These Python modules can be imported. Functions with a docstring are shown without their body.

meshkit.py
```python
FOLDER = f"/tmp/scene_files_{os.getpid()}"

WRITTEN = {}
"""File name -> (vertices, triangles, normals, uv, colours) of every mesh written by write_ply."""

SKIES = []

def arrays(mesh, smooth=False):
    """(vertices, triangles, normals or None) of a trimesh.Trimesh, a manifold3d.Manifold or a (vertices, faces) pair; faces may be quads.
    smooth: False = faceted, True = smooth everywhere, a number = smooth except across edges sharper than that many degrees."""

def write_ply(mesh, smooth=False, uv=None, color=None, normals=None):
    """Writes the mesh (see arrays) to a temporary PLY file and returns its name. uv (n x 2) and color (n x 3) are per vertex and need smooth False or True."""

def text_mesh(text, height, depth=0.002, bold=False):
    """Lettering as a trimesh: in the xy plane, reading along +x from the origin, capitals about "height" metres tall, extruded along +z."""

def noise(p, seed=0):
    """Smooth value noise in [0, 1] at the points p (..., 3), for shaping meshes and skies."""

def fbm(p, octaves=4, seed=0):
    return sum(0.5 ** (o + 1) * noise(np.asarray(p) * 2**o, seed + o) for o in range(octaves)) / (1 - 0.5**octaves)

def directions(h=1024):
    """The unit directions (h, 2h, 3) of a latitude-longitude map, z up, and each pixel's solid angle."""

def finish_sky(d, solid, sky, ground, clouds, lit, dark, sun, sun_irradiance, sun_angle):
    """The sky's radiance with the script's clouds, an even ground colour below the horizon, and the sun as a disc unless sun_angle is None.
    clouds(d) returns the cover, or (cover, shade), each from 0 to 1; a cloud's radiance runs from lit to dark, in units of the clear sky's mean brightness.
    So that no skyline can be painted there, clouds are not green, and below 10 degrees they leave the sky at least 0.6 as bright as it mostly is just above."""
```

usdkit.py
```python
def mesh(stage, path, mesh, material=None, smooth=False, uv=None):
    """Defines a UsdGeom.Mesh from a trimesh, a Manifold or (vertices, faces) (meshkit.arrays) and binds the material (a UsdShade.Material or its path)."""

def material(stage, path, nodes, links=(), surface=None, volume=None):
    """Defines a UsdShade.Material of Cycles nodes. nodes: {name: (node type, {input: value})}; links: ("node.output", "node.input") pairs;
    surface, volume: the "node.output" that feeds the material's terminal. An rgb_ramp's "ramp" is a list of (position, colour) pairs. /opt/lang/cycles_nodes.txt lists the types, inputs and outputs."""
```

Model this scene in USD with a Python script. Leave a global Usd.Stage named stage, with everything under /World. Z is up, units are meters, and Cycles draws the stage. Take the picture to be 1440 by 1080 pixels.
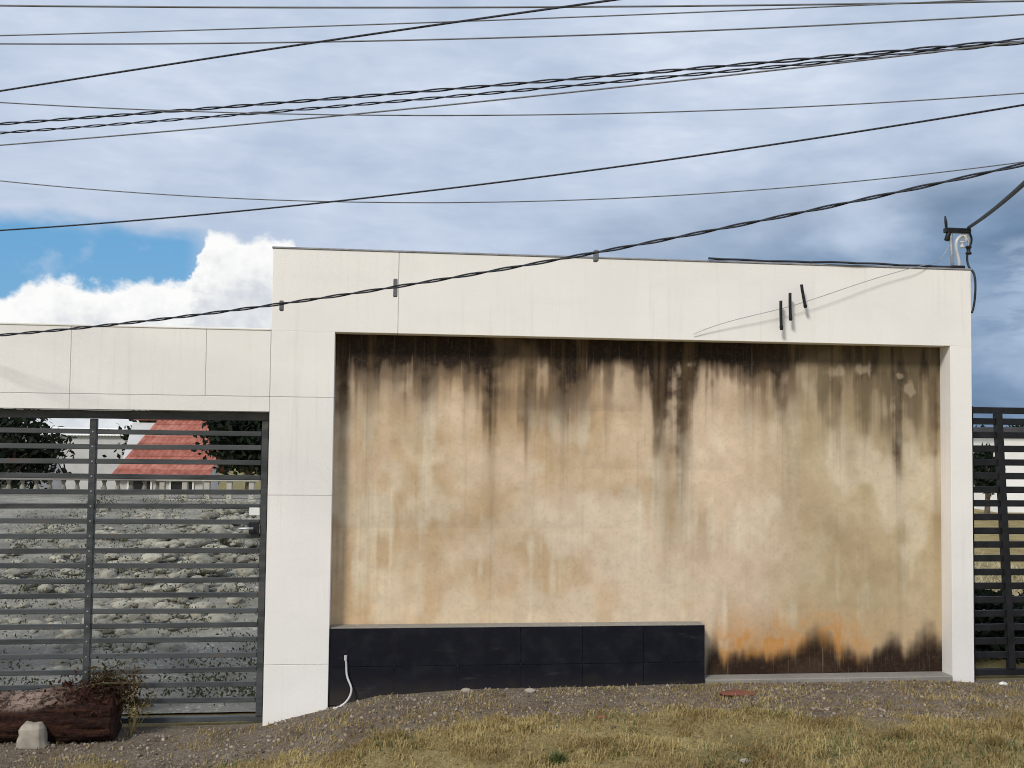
import math, random
import numpy as np, trimesh, manifold3d, usdkit, meshkit
from pxr import Usd, UsdGeom, UsdLux, UsdShade, Gf, Sdf, Vt

rng = np.random.default_rng(7)
stage = Usd.Stage.CreateInMemory()
UsdGeom.SetStageUpAxis(stage, UsdGeom.Tokens.z)
UsdGeom.SetStageMetersPerUnit(stage, 1.0)
UsdGeom.Xform.Define(stage, '/World')
UsdGeom.Scope.Define(stage, '/World/Looks')

# ------------------------------------------------------------------ camera
YAW, PITCH, ROLL, FPX = 0.1184, 0.0475, 0.01173, 1500.0
CAM = np.array([0.0, -7.6, 1.75])
_f = np.array([math.sin(YAW) * math.cos(PITCH), math.cos(YAW) * math.cos(PITCH), math.sin(PITCH)])
_r0 = np.array([math.cos(YAW), -math.sin(YAW), 0.0])
_u0 = np.cross(_r0, _f)
_r = math.cos(ROLL) * _r0 + math.sin(ROLL) * _u0
_u = -math.sin(ROLL) * _r0 + math.cos(ROLL) * _u0
cam = UsdGeom.Camera.Define(stage, '/World/camera')
cam.AddTransformOp().Set(Gf.Matrix4d(*_r, 0, *_u, 0, *(-_f), 0, *CAM, 1))
cam.CreateHorizontalApertureAttr(36.0); cam.CreateVerticalApertureAttr(27.0)
cam.CreateFocalLengthAttr(36.0 * FPX / 1440.0)
cam.CreateClippingRangeAttr(Gf.Vec2f(0.1, 5000))
EXPOSURE = 0.76
cam.CreateExposureAttr(EXPOSURE)

def ray(px, py):
    return _r * (px - 720) / FPX - _u * (py - 540) / FPX + _f
def at_y(px, py, y):                       # where the sight line through a photo pixel meets the plane y
    d = ray(px, py); return CAM + d * (y - CAM[1]) / d[1]

# ------------------------------------------------------------------ node graph helper
class Graph:
    def __init__(self): self.n, self.l, self.k = {}, [], 0
    def node(self, kind, out, **inputs):
        self.k += 1; name = f'n{self.k}'; vals = {}
        for key, v in inputs.items():
            if isinstance(v, str) and '.' in v and v.split('.')[0] in self.n: self.l.append((v, f'{name}.{key}'))
            else: vals[key] = v
        self.n[name] = (kind, vals)
        return f'{name}.{out}'
    def m(self, op, a, b=0.0, c=0.0, clamp=False):
        return self.node('math', 'value', math_type=op, value1=a, value2=b, value3=c, use_clamp=clamp)
    def add(self, a, b): return self.m('add', a, b)
    def sub(self, a, b): return self.m('subtract', a, b)
    def mul(self, a, b): return self.m('multiply', a, b)
    def smooth(self, v, a, b, lo=0.0, hi=1.0):
        return self.node('map_range', 'result', range_type='smoothstep', value=v, from_min=a, from_max=b, to_min=lo, to_max=hi, clamp=True)
    def noise(self, vec, scale, detail=4.0, rough=0.55, dist=0.0):
        return self.node('noise_texture', 'fac', vector=vec, scale=scale, detail=detail, roughness=rough, distortion=dist)
    def mapped(self, vec, scale=(1, 1, 1), loc=(0, 0, 0)):
        return self.node('mapping', 'vector', vector=vec, scale=scale, location=loc)
    def mix(self, fac, a, b, kind='mix'):
        return self.node('mix_color', 'result', blend_type=kind, fac=fac, a=a, b=b)
    def ramp(self, fac, stops): return self.node('rgb_ramp', 'color', fac=fac, ramp=stops)
    def done(self, name, surface=None, volume=None):
        return usdkit.material(stage, '/World/Looks/' + name, self.n, self.l, surface=surface, volume=volume)

# ------------------------------------------------------------------ sky and sun
SUN = np.array([-0.55, -0.75, 0.80]); SUN = SUN / np.linalg.norm(SUN)
SKY = 0.10
g = Graph()
sky = g.node('sky_texture', 'color', sky_type='single_scattering', sun_disc=False,
             sun_elevation=math.asin(SUN[2]), sun_rotation=math.atan2(SUN[0], SUN[1]), altitude=100.0)
d = g.node('texture_coordinate', 'generated')
sx = g.node('separate_xyz', 'x', vector=d); sn = sx.split('.')[0]
dx, dy, dz = sn + '.x', sn + '.y', sn + '.z'
az = g.m('arctan2', dx, dy)
el = g.m('arcsine', dz)
pv = g.node('combine_xyz', 'vector', x=g.mul(az, 3.4), y=g.mul(el, 6.0), z=g.mul(g.m('absolute', az), .3))
n1 = g.noise(pv, 1.5, 5.0, 0.48, 0.3)
n2 = g.noise(g.mapped(pv, (1, 1, 1), (5.3, 2.2, 1.0)), 3.6, 5.0, 0.5, 0.2)
n3 = g.noise(g.mapped(pv, (1.6, 1.0, 1), (1.3, 7.2, 3.0)), 9.0, 6.0, 0.6, 0.0)
n4 = g.noise(g.mapped(pv, (1.0, 2.2, 1), (3.3, 1.2, 5.0)), 5.5, 5.0, 0.6, 0.4)
cl = g.add(g.add(g.mul(n1, 0.54), g.mul(n2, 0.22)), g.mul(n4, .24))
def K(r, gg, b, s=0.83): return tuple(c * s / SKY for c in (r, gg, b))
over = g.ramp(cl, [(0.26, K(.27, .345, .455)), (0.42, K(.345, .41, .52)), (0.55, K(.415, .475, .58)), (0.72, K(.55, .595, .67))])
# low dark storm bank on the right
dark = g.mul(g.smooth(g.add(az, g.mul(g.sub(n2, .5), .25)), .12, .40), g.smooth(g.add(el, g.mul(g.sub(n1, .5), .14)), .26, .15))
storm = g.ramp(g.add(g.mul(n2, .6), g.mul(n1, .4)), [(0.36, K(.075, .135, .225)), (0.50, K(.125, .20, .31)), (0.66, K(.26, .34, .46))])
col = g.mix(g.mul(dark, .92), over, storm)
pale = g.mul(g.smooth(az, .50, .58), g.mul(g.smooth(g.add(el, g.mul(g.sub(n2, .5), .10)), .075, .11), g.smooth(g.add(el, g.mul(g.sub(n2, .5), .10)), .175, .135)))
col = g.mix(g.mul(pale, g.smooth(n4, .38, .58, .25, .85)), col, K(.30, .38, .50))
# break of clear sky low on the left
edge = g.mul(g.sub(n2, .5), .05)
hole = g.mul(g.mul(g.smooth(g.add(el, edge), .190, .168), g.smooth(az, -.150, -.185)), g.smooth(az, -1.5, -.9))
hole = g.mul(hole, g.smooth(g.add(n2, g.mul(n3, .3)), .88, .70, .55, 1.0))
clear = g.mix(.78, sky, K(.045, .215, .42))
col = g.mix(hole, col, clear)
# cumulus below the break: a long low heap, and a taller one at its right end
bump = g.mul(g.sub(g.add(g.mul(n2, .5), g.mul(n3, .5)), .5), .060)
lump = g.smooth(g.m('absolute', g.add(az, g.add(.124, g.mul(g.sub(n3, .5), .03)))), .056, .034, 0.0, .046)
top = g.add(g.add(.132, lump), g.add(bump, g.smooth(az, -.27, -.36, 0.0, -.026)))
cum = g.mul(g.smooth(g.sub(top, el), -.003, .0075), g.smooth(az, -.03, -.07))
cum = g.mul(cum, g.smooth(az, -1.4, -.9))
shade = g.add(g.mul(n3, .55), g.mul(g.smooth(g.sub(top, el), .0, .06), .35))
cumc = g.ramp(shade, [(0.30, K(.70, .70, .695)), (0.48, K(.63, .64, .64)), (0.75, K(.42, .45, .50))])
col = g.mix(cum, col, cumc)
out = g.node('background_shader', 'background', color=col, strength=SKY)
sky_mat = g.done('sky_look', surface=out)
dome = UsdLux.DomeLight.Define(stage, '/World/sky')
UsdShade.MaterialBindingAPI.Apply(dome.GetPrim()).Bind(sky_mat)
dome.GetPrim().SetCustomDataByKey('kind', 'structure')

sun = UsdLux.DistantLight.Define(stage, '/World/sun')
sun.CreateNormalizeAttr(True); sun.CreateIntensityAttr(0.40); sun.CreateAngleAttr(12.0)
sun.CreateColorAttr(Gf.Vec3f(1.0, 0.95, 0.86))
_sx = np.cross([0, 0, 1.0], SUN); _sx /= np.linalg.norm(_sx); _sy = np.cross(SUN, _sx)
sun.AddTransformOp().Set(Gf.Matrix4d(*_sx, 0, *_sy, 0, *SUN, 0, 0, 0, 0, 1))

# ------------------------------------------------------------------ scene helpers
used = {}
def numbered(parent, name):
    k = used.get((parent, name), 0); used[(parent, name)] = k + 1
    return f'{parent}/{name}' if k == 0 else f'{parent}/{name}_{k:03d}'
def tag(p, label=None, cat=None, group=None, kind=None):
    p = p.GetPrim() if hasattr(p, 'GetPrim') else p
    for k, v in (('label', label), ('category', cat), ('group', group), ('kind', kind)):
        if v: p.SetCustomDataByKey(k, v)
    return p
def obj(name, mesh, mat, parent=None, smooth=False, **kw):
    path = numbered(str(parent.GetPath()) if parent else '/World', name)
    m = usdkit.mesh(stage, path, mesh, mat, smooth=smooth)
    if kw: tag(m, **kw)
    return m.GetPrim()
def thing(name, label, cat, loc=(0, 0, 0), rotz=0.0, group=None, rotx=None):
    x = UsdGeom.Xform.Define(stage, numbered('/World', name))
    x.AddTranslateOp().Set(Gf.Vec3d(*map(float, loc)))
    if rotz: x.AddRotateZOp().Set(float(rotz))
    return tag(x, label, cat, group)
def dup(src, label, loc, rotz=0.0, group=None, scale=None):
    name = src.GetName().rstrip('0123456789').rstrip('_')
    x = UsdGeom.Xform.Define(stage, numbered('/World', name))
    x.GetPrim().GetReferences().AddInternalReference(src.GetPath())
    x.ClearXformOpOrder()
    x.AddTranslateOp().Set(Gf.Vec3d(*map(float, loc)))
    x.AddRotateZOp().Set(float(rotz))
    if scale: x.AddScaleOp().Set(Gf.Vec3f(*scale))
    x.GetPrim().SetInstanceable(True)
    return tag(x, label, src.GetCustomDataByKey('category'), group or src.GetCustomDataByKey('group'))

def box(x0, x1, y0, y1, z0, z1, b=0.004):            # chamfered box
    if b <= 0:
        m = trimesh.creation.box([x1 - x0, y1 - y0, z1 - z0]); m.apply_translation([(x0 + x1) / 2, (y0 + y1) / 2, (z0 + z1) / 2]); return m
    b = min(b, (x1 - x0) * .4, (y1 - y0) * .4, (z1 - z0) * .4)
    P = []
    for X, i in ((x0, 1), (x1, -1)):
        for Y, j in ((y0, 1), (y1, -1)):
            for Z, k in ((z0, 1), (z1, -1)):
                P += [(X + i * b, Y + j * b, Z), (X + i * b, Y, Z + k * b), (X, Y + j * b, Z + k * b)]
    m = manifold3d.Manifold.hull_points(np.array(P, float)).to_mesh()
    return trimesh.Trimesh(m.vert_properties[:, :3], m.tri_verts, process=False)
def join(*ms): return trimesh.util.concatenate(list(ms))
def tube(P, r, n=8, caps=True):
    P = np.asarray(P, float); r = np.broadcast_to(np.asarray(r, float), len(P))
    T = np.gradient(P, axis=0); T /= np.linalg.norm(T, axis=1, keepdims=True)
    ref = np.array([0, 0, 1.0]) if abs(T[:, 2]).mean() < .8 else np.array([1.0, 0, 0])
    V = []
    for p, t, q in zip(P, T, r):
        a = np.cross(t, ref); a /= np.linalg.norm(a); b = np.cross(a, t)
        th = np.arange(n) * 2 * np.pi / n
        V.append(p + q * (np.cos(th)[:, None] * a + np.sin(th)[:, None] * b))
    V = np.vstack(V); F = []
    for i in range(len(P) - 1):
        for j in range(n):
            a, b_ = i * n + j, i * n + (j + 1) % n
            F += [(a, b_, b_ + n), (a, b_ + n, a + n)]
    if caps:
        for s in (0, (len(P) - 1) * n):
            F += [(s, s + j, s + j + 1) if s else (s, s + j + 1, s + j) for j in range(1, n - 1)]
    return trimesh.Trimesh(V, np.array(F), process=False)
def spline(P, n=60):
    from scipy.interpolate import CubicSpline, PchipInterpolator
    P = np.asarray(P, float); t = np.r_[0, np.cumsum(np.linalg.norm(np.diff(P, axis=0), axis=1))]
    return CubicSpline(t, P)(np.linspace(0, t[-1], n))
def sheet(xs, ys, zf):
    X, Y = np.meshgrid(xs, ys); Z = zf(X, Y)
    V = np.stack([X, Y, Z], -1).reshape(-1, 3); w = len(xs)
    i = (np.arange(len(ys) - 1)[:, None] * w + np.arange(w - 1)).ravel()
    return trimesh.Trimesh(V, np.vstack([np.stack([i, i + 1, i + w + 1], 1), np.stack([i, i + w + 1, i + w], 1)]), process=False)
def rock(size, seed, sub=2, rough=.35):
    m = trimesh.creation.icosphere(sub, 1.0); v = np.array(m.vertices)
    v *= (1 - rough / 2 + rough * meshkit.fbm(v * 1.6 + seed * 7.1, 3, seed))[:, None]
    m.vertices = v * np.asarray(size); return m

# ------------------------------------------------------------------ materials
def paint(name, base, var=0.10, rough=.7, streak=.25, dirt=(.42, .38, .31), bump=.25):
    g = Graph(); p = g.node('geometry', 'position')
    a = g.noise(p, 1.1, 5, .6); b = g.noise(g.mapped(p, (9, 9, .7)), 1.0, 5, .6); c = g.noise(p, 90, 3, .6)
    col = g.mix(g.smooth(a, .3, .7), tuple(x * (1 - var) for x in base), base)
    col = g.mix(g.smooth(b, .56, .80, 0, streak), col, dirt)
    col = g.mix(g.smooth(g.noise(p, 22, 4, .7), .62, .8, 0, streak * .8), col, dirt)
    nrm = g.node('bump', 'normal', height=g.add(c, g.mul(g.noise(p, 6, 4, .6), 1.5)), strength=bump, distance=.004)
    drip = g.noise(g.mapped(p, (26, 26, .9)), 1.0, 4, .65)
    col = g.mix(g.mul(g.smooth(drip, .52, .74, 0, 1.6 * streak), g.smooth(a, .35, .6)), col, (.50, .46, .39))
    patch = g.noise(g.mapped(p, (1.3, 1.3, 2.6), (4, 2, 7)), 1.4, 6, .62)
    col = g.mix(g.smooth(patch, .50, .66, 0, .8 * streak + .05), col, tuple(x * .82 for x in base))
    s = g.node('principled_bsdf', 'BSDF', base_color=col, roughness=rough, normal=nrm, specular_ior_level=.25)
    return g.done(name, s)
def plain(name, base, rough=.5, var=.25, scale=12.0, metallic=0.0, bump=.15, spec=.5):
    g = Graph(); p = g.node('geometry', 'position')
    n = g.noise(p, scale, 5, .6)
    col = g.mix(g.smooth(n, .25, .75), tuple(x * (1 - var) for x in base), tuple(min(1, x * (1 + var)) for x in base))
    nrm = g.node('bump', 'normal', height=g.noise(p, scale * 6, 3, .6), strength=bump, distance=.004)
    s = g.node('principled_bsdf', 'BSDF', base_color=col, roughness=g.smooth(n, .2, .8, rough - .08, rough + .1), metallic=metallic, normal=nrm, specular_ior_level=spec)
    return g.done(name, s)

M_white = paint('cream_paint', (.84, .807, .765), .06, .75, .13)
M_core = plain('render_core', (.50, .47, .42), .9)
M_flash = plain('flashing', (.24, .24, .25), .5, .3)
M_black = plain('black_steel', (.012, .012, .014), .45, .35, 14, spec=.3)
def steel(name, base, spec):
    g = Graph(); p = g.node('geometry', 'position'); r = g.node('object_info', 'random')
    n = g.noise(g.mapped(p, (2, 2, 10)), 1.6, 6, .65); f = g.noise(p, 30, 4, .7)
    col = g.mix(g.smooth(n, .3, .7), tuple(x * .6 for x in base), tuple(x * 1.7 for x in base))
    col = g.mix(g.mul(r, .5), col, tuple(x * 2.6 for x in base))
    col = g.mix(g.smooth(g.add(g.mul(n, .5), g.mul(f, .5)), .56, .68, 0, .7), col, (.12, .058, .03))
    s = g.node('principled_bsdf', 'BSDF', base_color=col, roughness=g.smooth(f, .3, .7, .4, .7), specular_ior_level=spec)
    return g.done(name, s)
M_grey_steel = steel('charcoal_steel', (.040, .043, .044), .32)
M_galv = plain('galvanised', (.36, .38, .40), .45, .2, 30, .6)
M_cable = plain('cable_sheath', (.028, .031, .040), .65, .2, spec=.25)
M_cable_grey = plain('cable_grey', (.13, .135, .15), .6, .2)
M_pvc = plain('white_plastic', (.74, .74, .72), .35, .06)
M_porc = plain('porcelain', (.50, .50, .50), .25, .1)
M_conc = paint('concrete', (.28, .26, .23), .25, .85, .35, (.18, .16, .13), .5)
M_yard = paint('yard_concrete', (.255, .24, .20), .5, .9, .8, (.07, .068, .045), .8)
M_stone = plain('pale_stone', (.30, .26, .21), .85, .25, 8, bump=.5)
M_rubble = plain('pale_rubble', (.25, .235, .185), .9, .6, 2.2, bump=.8)
M_pebble = None
def tiles_mat():
    g = Graph(); p = g.node('geometry', 'position'); n = g.noise(p, 7, 5, .65); f = g.noise(g.mapped(p, (2, 1, 9)), 1.3, 5, .7)
    col = g.mix(g.smooth(n, .45, .8, 0, .6), (.0055, .006, .011), (.017, .017, .022))
    col = g.mix(g.smooth(f, .58, .8, 0, .45), col, (.075, .07, .06))
    z = g.node('separate_xyz', 'x', vector=p).split('.')[0] + '.z'
    col = g.mix(g.mul(g.smooth(g.add(z, g.mul(n, .30)), .22, -.02), .45), col, (.07, .056, .042))
    s = g.node('principled_bsdf', 'BSDF', base_color=col, roughness=g.smooth(n, .3, .7, .38, .6), specular_ior_level=.22)
    return g.done('dark_tile', s)
M_tile = tiles_mat()
def stained():
    g = Graph(); p = g.node('geometry', 'position')
    st = g.node('attribute', 'color', attribute='stain')
    f = g.noise(p, 38, 5, .68); v = g.noise(g.mapped(p, (60, 1, 3.0)), 1.0, 4, .6)
    col = g.mix(g.smooth(f, .45, .78, 0, .20), st, (.17, .13, .085))
    col = g.mix(g.smooth(v, .55, .85, 0, .22), col, (.66, .56, .42))
    nrm = g.node('bump', 'normal', height=g.add(f, g.noise(p, 9, 4, .6)), strength=.35, distance=.004)
    return g.done('stained_render', g.node('principled_bsdf', 'BSDF', base_color=col, roughness=.88, normal=nrm, specular_ior_level=.2))
M_stain = stained()
def ground_mat():
    g = Graph(); p = g.node('geometry', 'position')
    st = g.node('attribute', 'color', attribute='cover'); m = g.node('separate_color', 'r', color=st).split('.')[0]
    n = g.noise(p, 3, 6, .65); f = g.noise(p, 45, 5, .7); h = g.noise(p, 160, 3, .6)
    soil = g.ramp(g.add(g.mul(f, .6), g.mul(n, .4)), [(.3, (.075, .054, .038)), (.45, (.19, .15, .112)), (.58, (.30, .245, .19)), (.75, (.46, .40, .325))])
    grass = g.ramp(g.add(g.mul(f, .5), g.mul(n, .5)), [(.3, (.13, .095, .042)), (.48, (.34, .265, .12)), (.66, (.52, .44, .22))])
    col = g.mix(m + '.r', soil, grass)
    col = g.mix(m + '.g', col, g.ramp(n, [(.3, (.05, .065, .022)), (.7, (.11, .115, .045))]))
    nrm = g.node('bump', 'normal', height=g.add(g.add(f, n), g.mul(h, .6)), strength=1.0, distance=.03)
    return g.done('verge_soil', g.node('principled_bsdf', 'BSDF', base_color=col, roughness=.95, normal=nrm, specular_ior_level=.1))
M_ground = ground_mat()
def blades(name, stops, tr=.3):
    g = Graph(); r = g.node('geometry', 'random_per_island'); p = g.node('geometry', 'position')
    c = g.ramp(g.add(g.mul(r, .65), g.mul(g.noise(p, 2.2, 3), .45)), stops)
    a = g.node('principled_bsdf', 'BSDF', base_color=c, roughness=.7, specular_ior_level=.2)
    b = g.node('translucent_bsdf', 'BSDF', color=c)
    return g.done(name, g.node('mix_closure', 'closure', fac=tr, closure1=a, closure2=b))
M_dry = blades('dry_grass_blade', [(.12, (.22, .15, .06)), (.32, (.50, .40, .18)), (.56, (.74, .62, .32)), (.9, (.84, .77, .52))])
M_pale = blades('pale_straw', [(.12, (.42, .35, .2)), (.5, (.68, .62, .44)), (.9, (.82, .78, .64))])
M_green = blades('green_blade', [(.15, (.07, .09, .03)), (.5, (.22, .235, .08)), (.9, (.42, .40, .17))])
M_leaf_dark = blades('dark_leaf', [(.15, (.010, .017, .010)), (.5, (.024, .034, .019)), (.9, (.055, .066, .034))], .2)
M_leaf_brown = blades('brown_leaf', [(.15, (.05, .03, .012)), (.5, (.14, .10, .04)), (.9, (.26, .22, .09))])
M_yardweed = blades('yard_weed_leaf', [(.15, (.05, .055, .025)), (.45, (.12, .12, .06)), (.7, (.26, .235, .14)), (.95, (.44, .40, .28))])
M_leaf_red = blades('red_brown_leaf', [(.15, (.035, .012, .008)), (.5, (.10, .038, .022)), (.9, (.22, .11, .06))])
M_bark = plain('bark', (.10, .075, .055), .9, .4, 18, bump=.7)
M_stem = plain('stem', (.09, .07, .03), .8)
M_hwall = plain('grey_house_wall', (.48, .47, .46), .85, .1, 1.0)
M_hpale = plain('pale_house_wall', (.82, .81, .79), .85, .08, 1.0)
M_cream = paint('cream_masonry', (.48, .45, .37), .35, .85, .6, (.17, .15, .11), .8)
M_glass = plain('dark_window', (.02, .022, .026), .15, .2, 2)
M_darkroof = plain('dark_roof', (.05, .05, .055), .7, .3, 3)
def brickish(name, a, b, c):
    g = Graph(); r = g.node('object_info', 'random'); p = g.node('geometry', 'position')
    col = g.ramp(g.add(g.mul(g.noise(p, 4, 4, .6), .8), g.mul(r, .2)), [(.25, a), (.5, b), (.8, c)])
    return g.done(name, g.node('principled_bsdf', 'BSDF', base_color=col, roughness=.85))
M_tile_red = brickish('red_tile', (.19, .055, .038), (.33, .105, .075), (.46, .21, .16))
M_brick = brickish('brick_shard', (.10, .035, .022), (.18, .06, .035), (.28, .12, .07))
def log_mat():
    g = Graph(); p = g.node('geometry', 'position')
    n = g.noise(g.mapped(p, (1.2, 14, 14)), 1.6, 6, .65); f = g.noise(p, 26, 5, .7); a = g.noise(p, 3.1, 4, .6)
    col = g.ramp(g.add(g.mul(n, .6), g.mul(f, .4)), [(.34, (.008, .004, .003)), (.46, (.028, .011, .007)), (.58, (.070, .027, .016)), (.74, (.19, .085, .052))])
    w = g.node('attribute', 'color', attribute='painted_highlight'); wr = g.node('separate_color', 'r', color=w)
    col = g.mix(g.mul(wr, g.smooth(f, .42, .56, .15, .9)), col, (.46, .34, .27))  # pale highlight on the log top mixed into the bark colour
    nrm = g.node('bump', 'normal', height=g.add(g.mul(n, 1.6), f), strength=1.0, distance=.045)
    return g.done('red_bark_log', g.node('principled_bsdf', 'BSDF', base_color=col, roughness=.85, normal=nrm, specular_ior_level=.2))
M_log = log_mat()

# ------------------------------------------------------------------ terrain
def sstep(t, a, b):
    t = np.clip((t - a) / (b - a), 0, 1); return t * t * (3 - 2 * t)
def terrain0(X, Y):
    base = np.interp(X, [-8, -1.0, -.80, -.36, 0, .6, 2, 2.6, 4.0, 4.4, 9], [-.30, -.29, -.275, -.165, -.085, -.055, -.042, -.034, -.036, -.062, -.065])
    base = base + .02 * sstep(-Y, .5, 1.2) * sstep(X, -.8, .6)
    yard = np.interp(Y, [0, 2.2, 4.5, 8, 12, 14.5], [-.30, -.29, -.14, .14, .42, .45]) - 4.1 * sstep(Y, 15, 42)
    bank = np.interp(Y, [0, .6, 1.5, 3.5, 9, 16, 30], [-.065, -.06, -.06, -.03, .18, .35, -.6]) - 3.0 * sstep(Y, 25, 60)
    back = yard + (bank - yard) * sstep(X, 3.2, 4.5)
    return base + (back - base) * sstep(Y, .10, .40)
def terrain(X, Y):
    Z = terrain0(X, Y)
    near = (1 - sstep(Y, -.05, .1)) * sstep(Y, -9, -5)
    q = np.stack([X, Y, np.zeros_like(X)], -1)
    Z = Z + near * ((meshkit.fbm(q * 2.2, 3, 3) - .5) * .075 * sstep(-Y, .0, .5) + (meshkit.fbm(q * 9, 3, 5) - .5) * .05 * (.35 + .65 * sstep(-Y, .1, .6)))
    rise = 1 - sstep(Y, 120, 700)
    return Z + (1 - rise) * (meshkit.fbm(q * .004, 3, 9) - .45) * 6
def spaced(lo, hi, step, far):
    mid = np.arange(lo, hi + 1e-6, step); up, dn, s = [hi], [lo], step
    while up[-1] < far: s *= 1.17; up.append(up[-1] + s)
    s = step
    while dn[-1] > -far: s *= 1.17; dn.append(dn[-1] - s)
    return np.r_[dn[:0:-1], mid, up[1:]]
def grassy(X, Y):                                     # 0 gravel .. 1 grass on the verge
    q = np.stack([X, Y, np.zeros_like(X)], -1)
    lim = np.interp(X, [-3, -1.2, 0, 1.2, 3, 4.2, 5], [.78, .92, .98, .78, .98, .90, .60])
    return sstep(-Y + (meshkit.fbm(q * 2.4, 4, 21) - .5) * .9, lim - .12, lim + .22)
xs, ys = spaced(-4, 6.8, .045, 1500), spaced(-4.2, 1.0, .04, 1500)
gm = sheet(xs, ys, terrain)
gv = np.array(gm.vertices)
cover = np.zeros((len(gv), 3), np.float32)
cover[:, 0] = np.where(gv[:, 1] < .1, grassy(gv[:, 0], gv[:, 1]), 1.0)
cover[:, 1] = sstep(meshkit.fbm(gv * [1.1, 1.1, 0], 3, 31), .52, .72) * .6 * .7 * (gv[:, 1] < -.9) + .5 * (gv[:, 1] > 40)
def primvar(prim, name, data):
    UsdGeom.PrimvarsAPI(prim).CreatePrimvar(name, Sdf.ValueTypeNames.Color3fArray, 'vertex').Set(Vt.Vec3fArray.FromNumpy(np.asarray(data, np.float32)))
ground = obj('ground', gm, M_ground, smooth=True, kind='structure')
primvar(ground, 'cover', cover)
obj('yard_paving', sheet(np.linspace(-9, 3.0, 40), np.linspace(.42, 16.5, 40), lambda X, Y: terrain0(X, Y) + .012 + .01 * meshkit.fbm(np.stack([X, Y, X * 0], -1) * .8, 2, 4)), M_yard, smooth=True, kind='structure')

# ------------------------------------------------------------------ the cream boundary wall
XL, XP0, XP1, XR0, XR1 = -7.0, -.800, -.357, 4.238, 4.412
Z_GATE, Z_LOW, Z_TOP, Y_BACK = 1.890, 2.460, 3.040, .150
wall = thing('boundary_wall', 'cream painted street wall with a tall portal frame round a mould streaked beige panel', 'wall')
J = .0012
def panel(name, x0, x1, z0, z1, y0=0.0, y1=.30):
    return obj(name, box(x0 + J, x1 - J, y0, y1, z0 + (0 if abs(z0 - Z_LOW) < 1e-6 else J), z1 - (0 if abs(z1 - Z_LOW) < 1e-6 and x0 >= XP0 else J), .0018), M_white, wall)
# lintel over the left gate: lower strip and the facing panels above it
for a, b in ((XL, -3.95), (-3.95, -2.143), (-2.143, -1.240), (-1.240, XP0)):
    panel('facing_panel', a, b, 1.996, Z_LOW)
for a, b in ((XL, -2.143), (-2.143, XP0)):
    panel('lintel_strip', a, b, Z_GATE, 1.996)
obj('lintel_core', box(XL + .02, XP0 - .006, .012, .288, Z_GATE + .012, Z_LOW - .012, 0), M_core, wall)
# left pillar in facing panels, then the portal lintel and the right pillar
for a, b in ((-.55, .140), (.140, 1.310), (1.310, 1.996), (1.996, Z_LOW)):
    panel('pillar_panel', XP0, XP1, a, b)
obj('pillar_core', box(XP0 + .012, XP1 - .012, .012, .288, -.5, Z_LOW - .012, 0), M_core, wall)
panel('portal_lintel', XP0, .083, Z_LOW, Z_TOP); panel('portal_lintel', .083, XR1, Z_LOW, Z_TOP)
panel('end_pillar', XR0, XR1, -.35, Z_LOW)
obj('lintel_core', box(XP0 + .02, XR1 - .02, .012, .288, Z_LOW + .012, Z_TOP - .012, 0), M_core, wall)
for a, b, z in ((XL, XP0 - .002, Z_LOW), (XP0 - .006, XR1 + .006, Z_TOP)):
    obj('coping', box(a, b, -.006, .306, z, z + .014, .003), M_flash if z > 2.9 else M_white, wall)

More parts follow.
